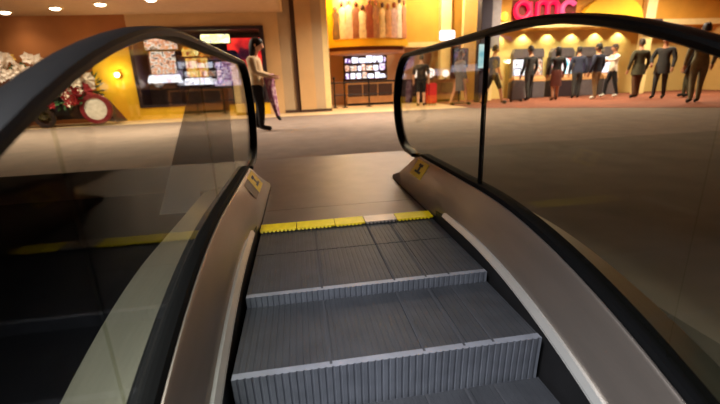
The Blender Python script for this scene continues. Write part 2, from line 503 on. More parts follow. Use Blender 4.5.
# steps
lips = [-.32, -.72, -1.12, -1.52, -1.92, -2.32, -2.72, -3.12]
zs = [0.0, 0.0, -.043, -.197, -.398, -.620, -.851, -1.082]
marks = (-.20, .10, .235, .335)
def comb_profile(depth):
    pts = []; x = -.498; k = 0
    while x < .498-.022:
        deep = any(abs(x+.016-mk) < .011 for mk in marks)
        d = depth
        pts += [(x,0),(x+.014,0),(x+.015,-d*(2 if deep else 1)),(x+.021,-d*(2 if deep else 1))]
        x += .022
    pts += [(x,0),(.498,0)]
    return pts
where = ['dark grey escalator step directly under the yellow comb line', 'dark grey escalator step whose low pale riser lip is second below the yellow comb',
         'dark grey escalator step with the tall ribbed riser in the foreground', 'dark grey escalator step at the bottom edge of the photo, below the tall ribbed riser',
         'escalator step under the camera, first one out of view below the bottom edge', 'escalator step out of view, second below the bottom edge of the photo',
         'escalator step out of view, third below the bottom edge of the photo', 'lowest escalator step, out of view far below the bottom edge of the photo']
for i, (ly, z) in enumerate(zip(lips, zs)):
    back = 0.05 if i == 0 else (-.3185 if i == 1 else lips[i-1]-.004)
    zoff = 0
    ly = ly if i else -.318
    st = thing('escalator_step', where[i], 'escalator step', (0, ly, z+zoff), 0, 'escalator steps')
    prof = comb_profile(.0016)
    tm = MB()
    n = len(prof)
    ring = lambda y: [(x, y, zz) for x, zz in prof]+[(.498, y, -.03), (-.498, y, -.03)]
    tm.loft([ring(.006), ring(back-ly)]).build('tread', m_step, st)
    # darker grooves between the cleats where lanes join
    for mk in marks:
        MB().box(mk-.004, mk+.004, .012, back-ly-.002, .0, .0012).build('tread_seam', m_groove, st)
    hgt = .20
    rm = MB()
    rp = [(-.498+.022*k+q, d) for k in range(45) for q, d in ((0,0),(.013,0),(.015,.0032),(.020,.0032))]+[(.498,0)]
    rows = []
    for j in range(7):
        t = j/6
        off = .010*math.sin(t*PI*.5)
        rows.append([(x, d+off-.002, -t*hgt+.001) for x, d in rp]+[(.498, .025+off, -t*hgt+.001), (-.498, .025+off, -t*hgt+.001)])
    if i == 0: rows = [[(x, y+.006, z-.006) for x, y, z in r] for r in rows]
    rm.loft(rows).build('riser', m_riser, st)

# added grey panel in place of a reflection in the left glass
tag(MB().prism([(-1.05,.80),(-.77,.80),(-.80,.001),(-.952,.001),(-.952,-.2),(-1.45,-.2)], 1.19, 1.205).build('reflection_panel', m_reflection),
    'pale grey translucent panel standing in for a reflection in the left glass balustrade', 'reflection panel')

# ------------------------------------------------------------------ lamps one can see
def downlight(x, y, z, label, power=26, col=WARM):
    t = thing('ceiling_downlight', label, 'ceiling light', (x, y, z), 0, 'recessed downlights in the lobby ceiling')
    MB().lathe([(.10,0),(.16,0),(.16,-.012),(.135,-.018),(.10,-.012)], n=20).build('trim_ring', m_cream, t, True)
    MB().lathe([(.001,-.004),(.11,-.004),(.11,-.012),(.07,-.04),(.001,-.05)], n=20).build('lens', m_lamp, t)
    lamp('SPOT', 'downlight_lamp', (0,0,-.05), power, WARM, .08, (0,0,0), 2.4, .8, t)
for x, y, lb in ((-7.19, 9.71, 'recessed ceiling downlight leftmost in view, above the floral display'),
                 (-5.83, 9.28, 'recessed ceiling downlight second from the left, above the floral display'),
                 (-4.64, 8.86, 'recessed ceiling downlight third from the left, before the yellow wall panel'),
                 (-3.36, 8.40, 'recessed ceiling downlight before the shop window, at the top edge of the photo')):
    downlight(x, y, 2.8, lb)

# ------------------------------------------------------------------ shop window in the left wall
wf = MB()
for a in ((WX0-.02, WX0+.08, WZ0, WZ1), (WX1-.10, WX1+.02, WZ0, WZ1), (WX0+.08, WX1-.10, WZ1-.09, WZ1), (WX0+.08, WX1-.10, WZ0, WZ0+.07)):
    wf.box(a[0], a[1], WY-.07, WY+.06, a[2], a[3])
win = wf.build('window_1', mat('window_frame_dark', (48, 34, 40), 0.5)); win['kind'] = 'structure'
MB().box(WX0+.08, WX1-.10, WY+.01, WY+.02, WZ0+.07, WZ1-.09).build('pane', glass('window_glass', (0.95, 0.95, 0.96), 1.3), win)

S_WHITE = screen('screen_white', [(60, 60, 90), (255, 250, 255), (200, 215, 255), (255, 190, 180)], 1.3, 7)
S_PALE = screen('screen_pale', [(60, 70, 90), (130, 100, 80), (255, 250, 240), (220, 120, 60), (240, 180, 150), (90, 60, 60)], .9, 10)
S_BLUE = screen('screen_blue', [(40, 120, 200), (120, 215, 245), (250, 250, 255), (220, 40, 60), (110, 200, 130)], 1.3, 4)
S_PURP = screen('screen_purple', [(30, 20, 50), (120, 70, 170), (255, 245, 255), (230, 120, 200)], .9, 14)
S_RED = screen('screen_red', [(34, 12, 24), (70, 16, 30), (230, 40, 34), (255, 70, 50)], .75, 1.6)
S_ORANGE = screen('screen_orange', [(90, 40, 20), (240, 140, 30), (255, 220, 120), (170, 60, 30)], .8, 5)
S_DARK = screen('screen_dark', [(14, 12, 22), (40, 26, 60), (120, 90, 160)], 0.25, 5)
m_machine = mat('machine_casing', (58, 46, 52), 0.4, 0.2)
m_machine2 = mat('machine_casing_grey', (104, 98, 104), 0.4, 0.3)

def game_machine(label, x, y, z, h, w, scr, top, casing, deckm, rz=0, group=None, cat='game machine'):
    """upright game cabinet: plinth, leaning screen, glowing button deck, round-cornered topper"""
    t = thing(cat.replace(' ', '_'), label, cat, (x, y, z), rz, group)
    d = .5
    MB().rbox(-w/2, w/2, -d/2, d/2, 0, h*.34, .02).build('base', casing, t)
    MB().add([(-w/2,-d/2,h*.34),(w/2,-d/2,h*.34),(w/2,d/2,h*.34),(-w/2,d/2,h*.34),(-w/2,-d/2+.02,h*.40),(w/2,-d/2+.02,h*.40),(w/2,-.02,h*.46),(-w/2,-.02,h*.46)],
             [(0,3,2,1),(4,5,6,7),(0,1,5,4),(1,2,6,5),(2,3,7,6),(3,0,4,7)]).build('button_deck', deckm, t)
    MB().add([(-w/2,-.02,h*.42),(w/2,-.02,h*.42),(w/2,d/2,h*.42),(-w/2,d/2,h*.42),(-w/2,.05,h*.82),(w/2,.05,h*.82),(w/2,d/2,h*.82),(-w/2,d/2,h*.82)],
             [(0,3,2,1),(4,5,6,7),(0,1,5,4),(1,2,6,5),(2,3,7,6),(3,0,4,7)]).build('cabinet', casing, t)
    e = w*.42
    MB().add([(-e,-.022,h*.47),(e,-.022,h*.47),(e,.038,h*.79),(-e,.038,h*.79),(-e,.0,h*.47),(e,.0,h*.47),(e,.06,h*.79),(-e,.06,h*.79)],
             [(0,1,2,3),(7,6,5,4),(0,4,5,1),(1,5,6,2),(2,6,7,3),(3,7,4,0)]).build('screen', scr, t)
    poly = [(-w*.5,h*.82),(w*.5,h*.82),(w*.5,h*.92),(w*.38,h),(-w*.38,h),(-w*.5,h*.92)]
    MB().prism(poly, -.02, .2).build('topper', top, t)
    return t
G = 'game machines in the shop window'
fz = WZ0
game_machine('large game machine with pale glowing screen at the left end of the shop window', -4.10, 11.0, fz, 1.98, .86, S_PALE, S_PALE, m_machine, S_WHITE, 0, G)
game_machine('game machine with orange topper and white button deck in the shop window', -3.15, 11.0, fz, 1.72, .74, S_ORANGE, S_ORANGE, m_machine, S_WHITE, 0, G)
game_machine('game machine with dotted purple and white screen in the shop window', -2.28, 11.0, fz, 1.55, .76, S_PURP, S_DARK, m_machine2, S_PURP, 0, G)
# tall light tube and lit sign panels inside the window
tag(MB().rbox(-3.05, -2.95, 10.45, 10.52, 1.72, 2.15, .03).build('light_box', emit('light_white_yellow', (255, 238, 170), 1.0)),
    'narrow upright white light box high in the shop window', 'light box')
t = thing('wall_sign', 'wide yellow and blue lit sign across the top of the shop window', 'sign', (-2.55, 11.2, 2.12))
MB().rbox(-.42, .42, -.04, .04, 0, .24, .02).build('sign_face', screen('screen_sign', [(40, 60, 150), (230, 220, 120), (255, 250, 200)], 1.6, 5), t)
MB().rbox(-.45, .45, .04, .09, -.03, .27, .02).build('sign_frame', m_machine, t)
t = thing('poster', 'large glowing red poster at the right end of the shop window', 'poster', (-1.72, 11.55, .9))
MB().rbox(-.62, .62, 0, .05, 0, 1.45, .01).build('poster_frame', m_machine, t)
MB().box(-.56, .56, -.012, 0, .36, 1.38).build('poster_print', S_RED, t)
t = thing('pendant_neon', 'purple neon tube curving over the yellow wall panel left of the shop window', 'neon light', (-4.98, 10.22, 1.92))
MB().tube([(-.32,0,-.06),(-.22,-.03,.02),(-.05,-.04,.07),(.12,-.04,.09),(.28,-.03,.11)], .035, 10).build('neon_tube', emit('neon_violet', (150, 90, 255), .8), t, True)
MB().box(-.03, .03, -.01, .04, .03, .10).build('bracket', m_dkmetal, t)
# spot lamp washing the yellow panel
t = thing('wall_spotlight', 'small wall spotlight glowing on the yellow panel beside the floral display', 'spotlight', (-5.1, 10.2, 1.26))
MB().lathe([(.02,.06),(.05,.05),(.075,-.02),(.08,-.06),(.07,-.06),(.06,-.02),(.02,.02)], n=16, axis='y').build('lamp_shade', m_cream, t, True)
MB().ball((0,-.03,0), .05).build('bulb', emit('bulb_warm', (255, 240, 190), 16), t, True)
lamp('POINT', 'spot_lamp', (0,-.22,0), 9, (1.0, .82, .45), .06, parent=t)

# ------------------------------------------------------------------ floral display, far left
m_leaf = mat('leaf_green', (62, 100, 58), 0.6, 0, 0.35, 9)
m_white = mat('petal_white', (240, 226, 206), 0.7, 0, 0.08)
m_petal_y = mat('petal_yellow', (236, 196, 90), 0.7)
m_petal_r = mat('petal_red', (150, 24, 36), 0.7)
m_cart = mat('cart_black', (34, 28, 30), 0.4, 0.2)
m_cartred = mat('cart_red', (112, 26, 32), 0.45)
def blossom(r, petals=6):
    b = MB()
    for k in range(petals):
        a = 2*PI*k/petals
        c, s = math.cos(a), math.sin(a)
        b.add([(0,0,0), (r*.6*c-r*.35*s, r*.6*s+r*.35*c, r*.30), (r*c, r*s, r*.12), (r*.6*c+r*.35*s, r*.6*s-r*.35*c, r*.30), (r*.55*c, r*.55*s, r*.05)],
              [(0,1,4),(1,2,4),(2,3,4),(3,0,4),(0,3,2,1)])
    b.ball((0,0,r*.14), r*.24, n=5)
    return b
def foliage(n, cx, cy, cz, rx, ry, rz, size):
    b = MB()
    for i in range(n):
        while True:
            p = Vector((random.uniform(-1,1), random.uniform(-1,1), random.uniform(-1,1)))
            if .25 < p.length < 1: break
        c = Vector((cx+p.x*rx, cy+p.y*ry, cz+p.z*rz))
        d = Vector((p.x, p.y-.3, p.z+.3)).normalized()
        sd = d.cross(Vector((random.uniform(-1,1), random.uniform(-1,1), 1))).normalized()
        up = d.cross(sd)*.25
        L = size*random.uniform(.7,1.3)
        b.add([c, c+d*L*.5+sd*L*.28+up*L*.3, c+d*L, c+d*L*.5-sd*L*.28+up*L*.3, c+d*L*.5-up*L*.15],
              [(0,1,4),(1,2,4),(2,3,4),(3,0,4),(0,3,2,1)])
    return b
FY = 9.35
fd = thing('floral_display', 'large dark cart smothered in white flowers and greenery at far left before the orange wall', 'floral display', (-6.3, FY, 0))
# cart body with rounded nose, red wheel rims and a round white drum in front
MB().rbox(-1.9, .85, -.35, .45, .18, .78, .12).build('cart_body', m_cart, fd, True)
MB().add([(.55,-.35,.2),(1.42,-.28,.05),(1.42,.35,.05),(.55,.45,.2),(.55,-.35,.85),(1.05,-.28,.62),(1.05,.35,.62),(.55,.45,.85)],
         [(0,3,2,1),(4,5,6,7),(0,1,5,4),(1,2,6,5),(2,3,7,6),(3,0,4,7)]).build('cart_nose', m_cart, fd)
for cx in (-1.4, -.2):
    wh = MB().lathe([(.16,0),(.24,0),(.26,-.03),(.24,-.07),(.16,-.07),(.16,-.0)], (cx,-.36,.26), 20, 'y').build('wheel', m_cart, fd, True)
    MB().lathe([(.001,-.02),(.05,-.02),(.05,-.09),(.001,-.10)], (cx,-.36,.26), 12, 'y').build('hub', m_dkmetal, wh)
dr = MB().lathe([(.27,.06),(.36,.04),(.38,-.02),(.36,-.08),(.27,-.08),(.27,.06)], (1.05,-.42,.42), 26, 'y').build('drum_rim', m_cartred, fd, True)
MB().lathe([(.001,.0),(.275,.0),(.275,-.05),(.001,-.07)], (1.05,-.42,.42), 26, 'y').build('drum_face', mat('drum_white', (214, 206, 190), 0.6, 0, .15, 12), dr, True)
f1 = foliage(170, -.75, 0, 1.05, 1.15, .45, .42, .2)
f1.build('foliage', m_leaf, fd)
foliage(110, .55, -.05, .98, .5, .4, .45, .17).build('foliage', m_leaf, fd)
for i in range(84):
    big = i < 64
    if big: x = random.uniform(-1.75, .2); z = random.uniform(1.15, 1.72)-abs(x+.7)*.08; m = m_white if random.random() < .75 else m_petal_y
    else: x = random.uniform(.15, .98); z = random.uniform(.86, 1.46); m = random.choice([m_white, m_white, m_petal_r, m_petal_r])
    bl = blossom(random.uniform(.12,.20)).build('blossom', m, fd)
    bl.location = (x, random.uniform(-.55,-.28), z)
    bl.rotation_euler = (PI/2+random.uniform(-.7,.5), random.uniform(-.5,.5), random.uniform(-1,1))
foliage(150, .35, -.42, .78, .55, .10, .30, .16).build('foliage', m_leaf, fd)
for i in range(16):
    bl = blossom(random.uniform(.09,.15)).build('blossom', random.choice([m_petal_r, m_white, m_petal_r]), fd)
    bl.location = (random.uniform(-.1, .85), -.56, random.uniform(.55, 1.05))
    bl.rotation_euler = (PI/2+random.uniform(-.5,.3), 0, random.uniform(-1,1))
# large bow-like red and white cluster on the nose
for (x, z, m) in ((.62, .80, m_petal_r), (.9, .86, m_petal_r), (.74, 1.22, m_white), (.98, 1.12, m_white), (.86, 1.48, m_white)):
    bl = blossom(.23, 8).build('blossom', m, fd)
    bl.location = (x, -.5, z); bl.rotation_euler = (PI/2-.2, 0, x*3)

# ------------------------------------------------------------------ yellow store in the middle
# curved mural fascia
def arc(r, a0, a1, n, c): return [(c[0]+r*math.sin(a0+(a1-a0)*i/n), c[1]-r*math.cos(a0+(a1-a0)*i/n)) for i in range(n+1)]
AC = (2.42, 14.9); A0, A1 = -.62, .62
def arcband(r0, r1, z0, z1, n=18, a0=A0, a1=A1):
    o = arc(r1, a0, a1, n, AC); i = list(reversed(arc(r0, a0, a1, n, AC)))
    b = MB()
    rings = [[(o[k][0], o[k][1], z0), (o[k][0], o[k][1], z1), (i[n-k][0], i[n-k][1], z1), (i[n-k][0], i[n-k][1], z0)] for k in range(n+1)]
    return b.loft(rings)
struct('wall_drum', arcband(1.2, 2.50, 2.06, 4.2), m_wally, True)  # curved drum wall that carries the mural
struct('trim_9', arcband(2.46, 2.58, 2.02, 2.20), m_wally, True)
struct('trim_14', arcband(1.0, 2.34, 1.90, 2.06), m_maroon, True)
struct('trim_10', arcband(1.0, 2.38, 1.80, 1.90), m_pink, True)
mu = thing('mural', 'curved mural of robed figures in cream and red on the yellow drum above the store', 'mural', (0, 0, 0))
arcband(2.50, 2.52, 2.26, 3.75, 18, -.50, .60).build('mural_ground', mat('mural_ground', (206, 172, 96), 0.8, 0, 0.3, 6), mu, True)
figcols = [(120, 96, 70), (226, 206, 180), (222, 186, 166), (150, 96, 66), (230, 210, 170), (160, 84, 56), (176, 128, 92), (232, 204, 150), (206, 150, 96), (206, 168, 156), (230, 212, 190), (196, 130, 92)]
for k, c in enumerate(figcols):
    a = -.46+1.02*k/(len(figcols)-1)
    r = 2.535
    h = random.uniform(1.0, 1.28); wd = random.uniform(.10, .15)
    cx, cy = AC[0]+r*math.sin(a), AC[1]-r*math.cos(a)
    prof = [(wd*1.1, 0), (wd*1.15, .25*h), (wd*.75, .55*h), (wd*1.0, .76*h), (wd*.9, .82*h), (wd*.3, .85*h), (wd*.3, .88*h)]
    b = MB(); rings = []
    for rr_, z in prof:
        rings.append([(cx+rr_*math.cos(t)*math.cos(a)-.012*math.sin(t)*math.sin(-a), cy+rr_*math.cos(t)*math.sin(a)+.012*math.sin(t), 2.28+z) for t in [2*PI*j/10 for j in range(10)]])
    b.loft(rings)
    fg = b.build('painted_figure', mat('figure_robe_%d' % k, c, 0.8, 0, 0.2, 9), mu, True)
    MB().ball((cx, cy, 2.28+.95*h), wd*.55, .03, .095, 6).build('painted_head', mat('figure_skin_%d' % (k % 3), ((150, 90, 60), (96, 60, 46), (190, 130, 96))[k % 3], 0.8), fg, True)

# lit menu board behind the counter: nine tiles in a dark frame
mb_ = thing('display_board', 'bright white and violet lit display board behind the dark store counter', 'display board', (2.50, 13.86, .92))
MB().rbox(-.86, .86, 0, .08, -.04, .92, .02).build('board_frame', m_dkbrown, mb_)
rb = random.Random(3)
for r_ in range(3):
    x = -.80
    while x < .74:
        wd = rb.uniform(.10, .26); z0 = .04+r_*.29; hh = rb.uniform(.14, .25)
        MB().rbox(x, min(x+wd, .80), -.03, 0, z0, z0+hh, .02).build('board_tile', rb.choice([S_WHITE, S_WHITE, S_PURP, S_PALE]), mb_)
        x += wd+rb.uniform(.02, .06)
# counter units
def counter(label, x, y, w, h, body, top, glow=None):
    t = thing('sales_counter', label, 'counter', (x, y, 0))
    MB().rbox(-w/2, w/2, -.3, .3, .08, h-.05, .01).build('counter_body', body, t)
    MB().rbox(-w/2-.03, w/2+.03, -.34, .33, h-.05, h, .01).build('counter_top', top, t)
    MB().box(-w/2+.03, w/2-.03, -.26, .28, 0, .08).build('plinth', m_dkmetal, t)
    n = max(2, int(w/.5))
    for k in range(n):
        x0 = -w/2+.04+k*(w-.08)/n; x1 = x0+(w-.08)/n-.04
        MB().rbox(x0, x1, -.325, -.30, .32, h-.12, .008).build('front_panel', glow or m_dkmetal, t)
    return t
counter('dark wooden store counter with dark panels under the lit display board', 2.42, 12.75, 1.75, .86, m_tan, m_dkbrown, m_dkbrown)
counter('dark glossy counter beneath the glowing table lights, behind the person with the red suitcase', 3.95, 12.85, 1.05, .82, m_machine, m_dkbrown, m_machine)
counter('long tan counter left of the cream pillar in the yellow store', 5.1, 12.85, 1.1, .80, m_tan, m_tan, mat('counter_olive', (150, 120, 70), .6))
for x, y, z, s, lb in ((3.62, 12.8, .82, .16, 'glowing white globe lamp at the left end of the glossy counter'), (4.22, 12.8, .82, .14, 'glowing white globe lamp at the right end of the glossy counter'),
                       (4.78, 12.8, .80, .17, 'large glowing white globe lamp at the left of the long tan counter'), (5.38, 12.8, .80, .13, 'small glowing white globe lamp at the right of the long tan counter')):
    t = thing('table_lamp', lb, 'table lamp', (x, y, z), 0, 'globe lamps on the store counters')
    MB().lathe([(.07,0),(.07,.015),(.02,.03),(.015,.08),(.03,.10)], n=14).build('lamp_base', m_dkmetal, t, True)
    MB().ball((0,0,.08+s), s, s, s, 8).build('lamp_shade', emit('globe_white', (255, 232, 220), .9), t, True)
for x, lb in ((1.6, 'unseen lamp added over the left end of the dark store counter'), (5.0, 'unseen lamp added over the long tan counter')):
    t = thing('store_fill_lamp', lb, 'ceiling light', (x, 12.3, 4.2), 0, 'added fill lamps in the store ceiling')
    MB().lathe([(.001,-.05),(.16,-.05),(.20,-.02),(.20,0),(.001,0)], n=20).build('lamp_shade', m_lamp, t, True)
    lamp('POINT', 'store_fill_light', (0, 0, -.35), 90, (1.0, .88, .60), .15, parent=t)  # added out of view to brighten the yellow drum and store
# hanging white lit sign on the cream pillar
t = thing('pillar_sign', 'small bright white lit sign on the cream pillar', 'sign', (5.56, 13.22, 2.22))
MB().rbox(-.30, .30, -.05, .03, 0, .34, .03).build('sign_face', emit('sign_white', (255, 246, 255), 1.2), t)
MB().box(-.2, .2, .03, .08, .05, .28).build('bracket', m_dkmetal, t)
# queue railing in front of the store
qr = thing('queue_railing', 'dark metal queue railing with two rails before the yellow store', 'railing', (0, 0, 0))
for x in (1.02, 1.36, 2.2, 3.2, 4.2):
    p = MB().tube([(x, 11.6, .001), (x, 11.6, .95)], .025, 10).build('post', m_dkmetal, qr, True)
    MB().lathe([(.11,0),(.11,.01),(.03,.035),(.026,.06)], (x, 11.6, .001), 16).build('base', m_dkmetal, p, True)
MB().tube([(.84, 11.6, .82), (4.3, 11.6, .82)], .022, 8).build('rail', m_dkmetal, qr, True)
MB().tube([(1.02, 11.6, .42), (4.2, 11.6, .42)], .018, 8).build('rail', m_dkmetal, qr, True)
MB().ball((1.02, 11.6, .97), .045).build('finial', m_dkmetal, qr, True)

# dark column with a lit screen on its face
cl = MB().rbox(5.86, 6.22, 10.95, 11.3, 0, 4.2, .01).build('column_1', m_purplegrey); cl['kind'] = 'structure'
cl = MB().rbox(6.24, 6.55, 11.0, 11.35, 1.75, 4.2, .01).build('column_2', m_ltgrey); cl['kind'] = 'structure'
t = thing('information_screen', 'tall pale blue lit screen on the dark column', 'screen', (5.90, 10.93, 1.08))
MB().rbox(-.15, .15, -.07, .018, 0, .80, .01).build('screen_casing', m_dkmetal, t)
MB().box(-.13, .13, -.08, -.07, .03, .77).build('screen_face', screen('screen_cyan', [(120, 190, 215), (190, 230, 240), (235, 250, 255)], .55, 3), t)
t = thing('display_stand', 'black framed display on a pole stand left of the dark column', 'display stand', (5.15, 10.9, 0))
MB().rbox(-.27, .27, -.05, .03, 1.15, 1.75, .02).build('display_frame', m_black, t)
MB().box(-.23, .23, -.06, -.05, 1.20, 1.70).build('display_face', S_DARK, t)
MB().tube([(0,0,.02),(0,0,1.2)], .03, 10).build('pole', m_dkmetal, t, True)
MB().lathe([(.22,0),(.22,.02),(.04,.05)], n=18).build('base', m_dkmetal, t, True)

# ------------------------------------------------------------------ right store: neon sign, wall-wash lamps, machines
FACE_Y = RY-.85
sg = thing('neon_sign', 'glowing pink-red rounded lettering sign on the orange fascia of the right store', 'neon sign', (7.42, FACE_Y-.10, 2.72))
neon = emit('neon_pink_red', (255, 8, 70), .62)
neon2 = emit('neon_pink', (255, 84, 128), .7)
def arcpts(cx, cz, r, a0, a1, n=18, sx=1.0): return [(cx+sx*r*math.cos(a0+(a1-a0)*i/n), 0, cz+r*math.sin(a0+(a1-a0)*i/n)) for i in range(n+1)]
h = .26
# a (sloping bowl and stem), m (two arches), c (open ring)
MB().tube(arcpts(.30, h, h, PI*.05, PI*1.95), .085, 10).tube([(.56,0,.52),(.58,0,.2),(.64,0,.02)], .085, 10).build('letter', neon, sg, True)
m_ = MB().tube([(.86,0,.0),(.86,0,.52)], .085, 10)
m_.tube([(.86,0,.30)]+arcpts(1.05, .34, .19, PI, 0)+[(1.24,0,.0)], .085, 10).tube([(1.24,0,.30)]+arcpts(1.43, .34, .19, PI, 0)+[(1.62,0,.0)], .085, 10)
m_.build('letter', neon, sg, True)
MB().tube(arcpts(2.06, h, h, PI*.22, PI*1.78), .08, 10).build('letter', neon2, sg, True)
MB().box(-.05, 2.4, .09, .10, -.06, .60).build('backing', m_maroon, sg)
t = thing('lantern', 'small glowing yellow lantern left of the neon sign', 'lantern', (7.05, FACE_Y-.12, 2.66))
MB().lathe([(.04,0),(.10,.04),(.12,.14),(.10,.24),(.04,.28)], n=14).build('lamp_shade', emit('lantern_yellow', (255, 210, 60), .9), t, True)
MB().box(-.02, .02, 0, .12, .12, .16).build('bracket', m_dkmetal, t)
for i, x in enumerate((7.35, 8.35, 9.35, 10.35, 11.35, 12.35)):
    t = thing('wall_wash_lamp', 'recessed wall-wash lamp under the right store soffit, number %s from the left end' % ('one', 'two', 'three', 'four', 'five', 'six')[i], 'ceiling light', (x, RY-.16, 2.42), 0, 'wall-wash lamps under the right store soffit')
    MB().lathe([(.05,0),(.08,0),(.08,-.02),(.05,-.02)], n=14).build('trim_ring', m_cream, t)
    MB().lathe([(.001,-.002),(.05,-.002),(.05,-.008),(.001,-.008)], n=14).build('lens', m_lamp, t)
    lamp('SPOT', 'wash_lamp', (0, 0, -.03), 34, (1.0, .88, .55), .03, (0, 0, 0), 2.0, .35, t)
G2 = 'screens on the right store counter'
spec = [(8.05, S_WHITE, 'service terminal with a white and pink screen, leftmost on the right store counter', .62),
        (8.72, S_PALE, 'service terminal with a pale screen beside the person in the dark jacket', .5),
        (9.75, S_BLUE, 'large service terminal with a blue and red screen at the middle of the right counter', .95),
        (10.75, S_DARK, 'service terminal with a dark screen behind the person in the white shirt', .7),
        (11.7, S_WHITE, 'service terminal with a white screen, rightmost on the right store counter', .6)]
for x, sm, lb, wd in spec:
    game_machine(lb, x, 12.2, 0, 1.76, wd, sm, m_machine2, m_machine2 if sm is not S_BLUE else m_machine, m_tan, 0, G2, 'service terminal')
# yellow arched canopy on the upper right, dark sign box on a cream pillar
struct('trim_11', MB().prism([(9.9,2.62)]+[(11.1-1.2*math.cos(PI*i/16), 2.62+.78*math.sin(PI*i/16)) for i in range(1,16)]+[(12.3,2.62)], RY-1.15, RY-.94), m_wally)
struct('trim_12', MB().box(12.45, 12.85, RY-1.1, RY-.9, 0, 4.2), m_cream)
t = thing('sign_box', 'dark sign box hung on the cream pillar at upper right', 'sign', (12.62, RY-1.3, 2.22))
MB().rbox(-.30, .30, -.08, .10, 0, .36, .02).build('sign_casing', mat('sign_plum', (70, 54, 56), .6), t)
MB().box(-.25, .25, -.09, -.08, .05, .31).build('sign_face', m_purplegrey, t)
MB().box(-.1, .1, .10, .2, .1, .26).build('bracket', m_dkmetal, t)

# ------------------------------------------------------------------ people
SEG = {}
def seg_dist(p, a, b):
    d = b-a; t = max(0, min(1, (p-a).dot(d)/max(d.dot(d), 1e-9)))
    return (p-(a+d*t)).length
def eval_mesh(me_edges, verts, radii, root, sub=2):
    me = bpy.data.meshes.new('body_base')
    me.from_pydata([tuple(v) for v in verts], me_edges, [])
    o = bpy.data.objects.new('body_base', me); COL.objects.link(o)
    sk = o.modifiers.new('skin', 'SKIN')
    sk.use_smooth_shade = True
    sv = me.skin_vertices[0].data
    for i, r in enumerate(radii):
        sv[i].radius = r if hasattr(r, '__len__') else (r, r)
        sv[i].use_root = (i == root)
    ss = o.modifiers.new('sub', 'SUBSURF'); ss.levels = sub; ss.render_levels = sub
    dg = bpy.context.evaluated_depsgraph_get()
    ev = o.evaluated_get(dg)
    out = bpy.data.meshes.new_from_object(ev)
    bpy.data.objects.remove(o); bpy.data.meshes.remove(me)
    return out
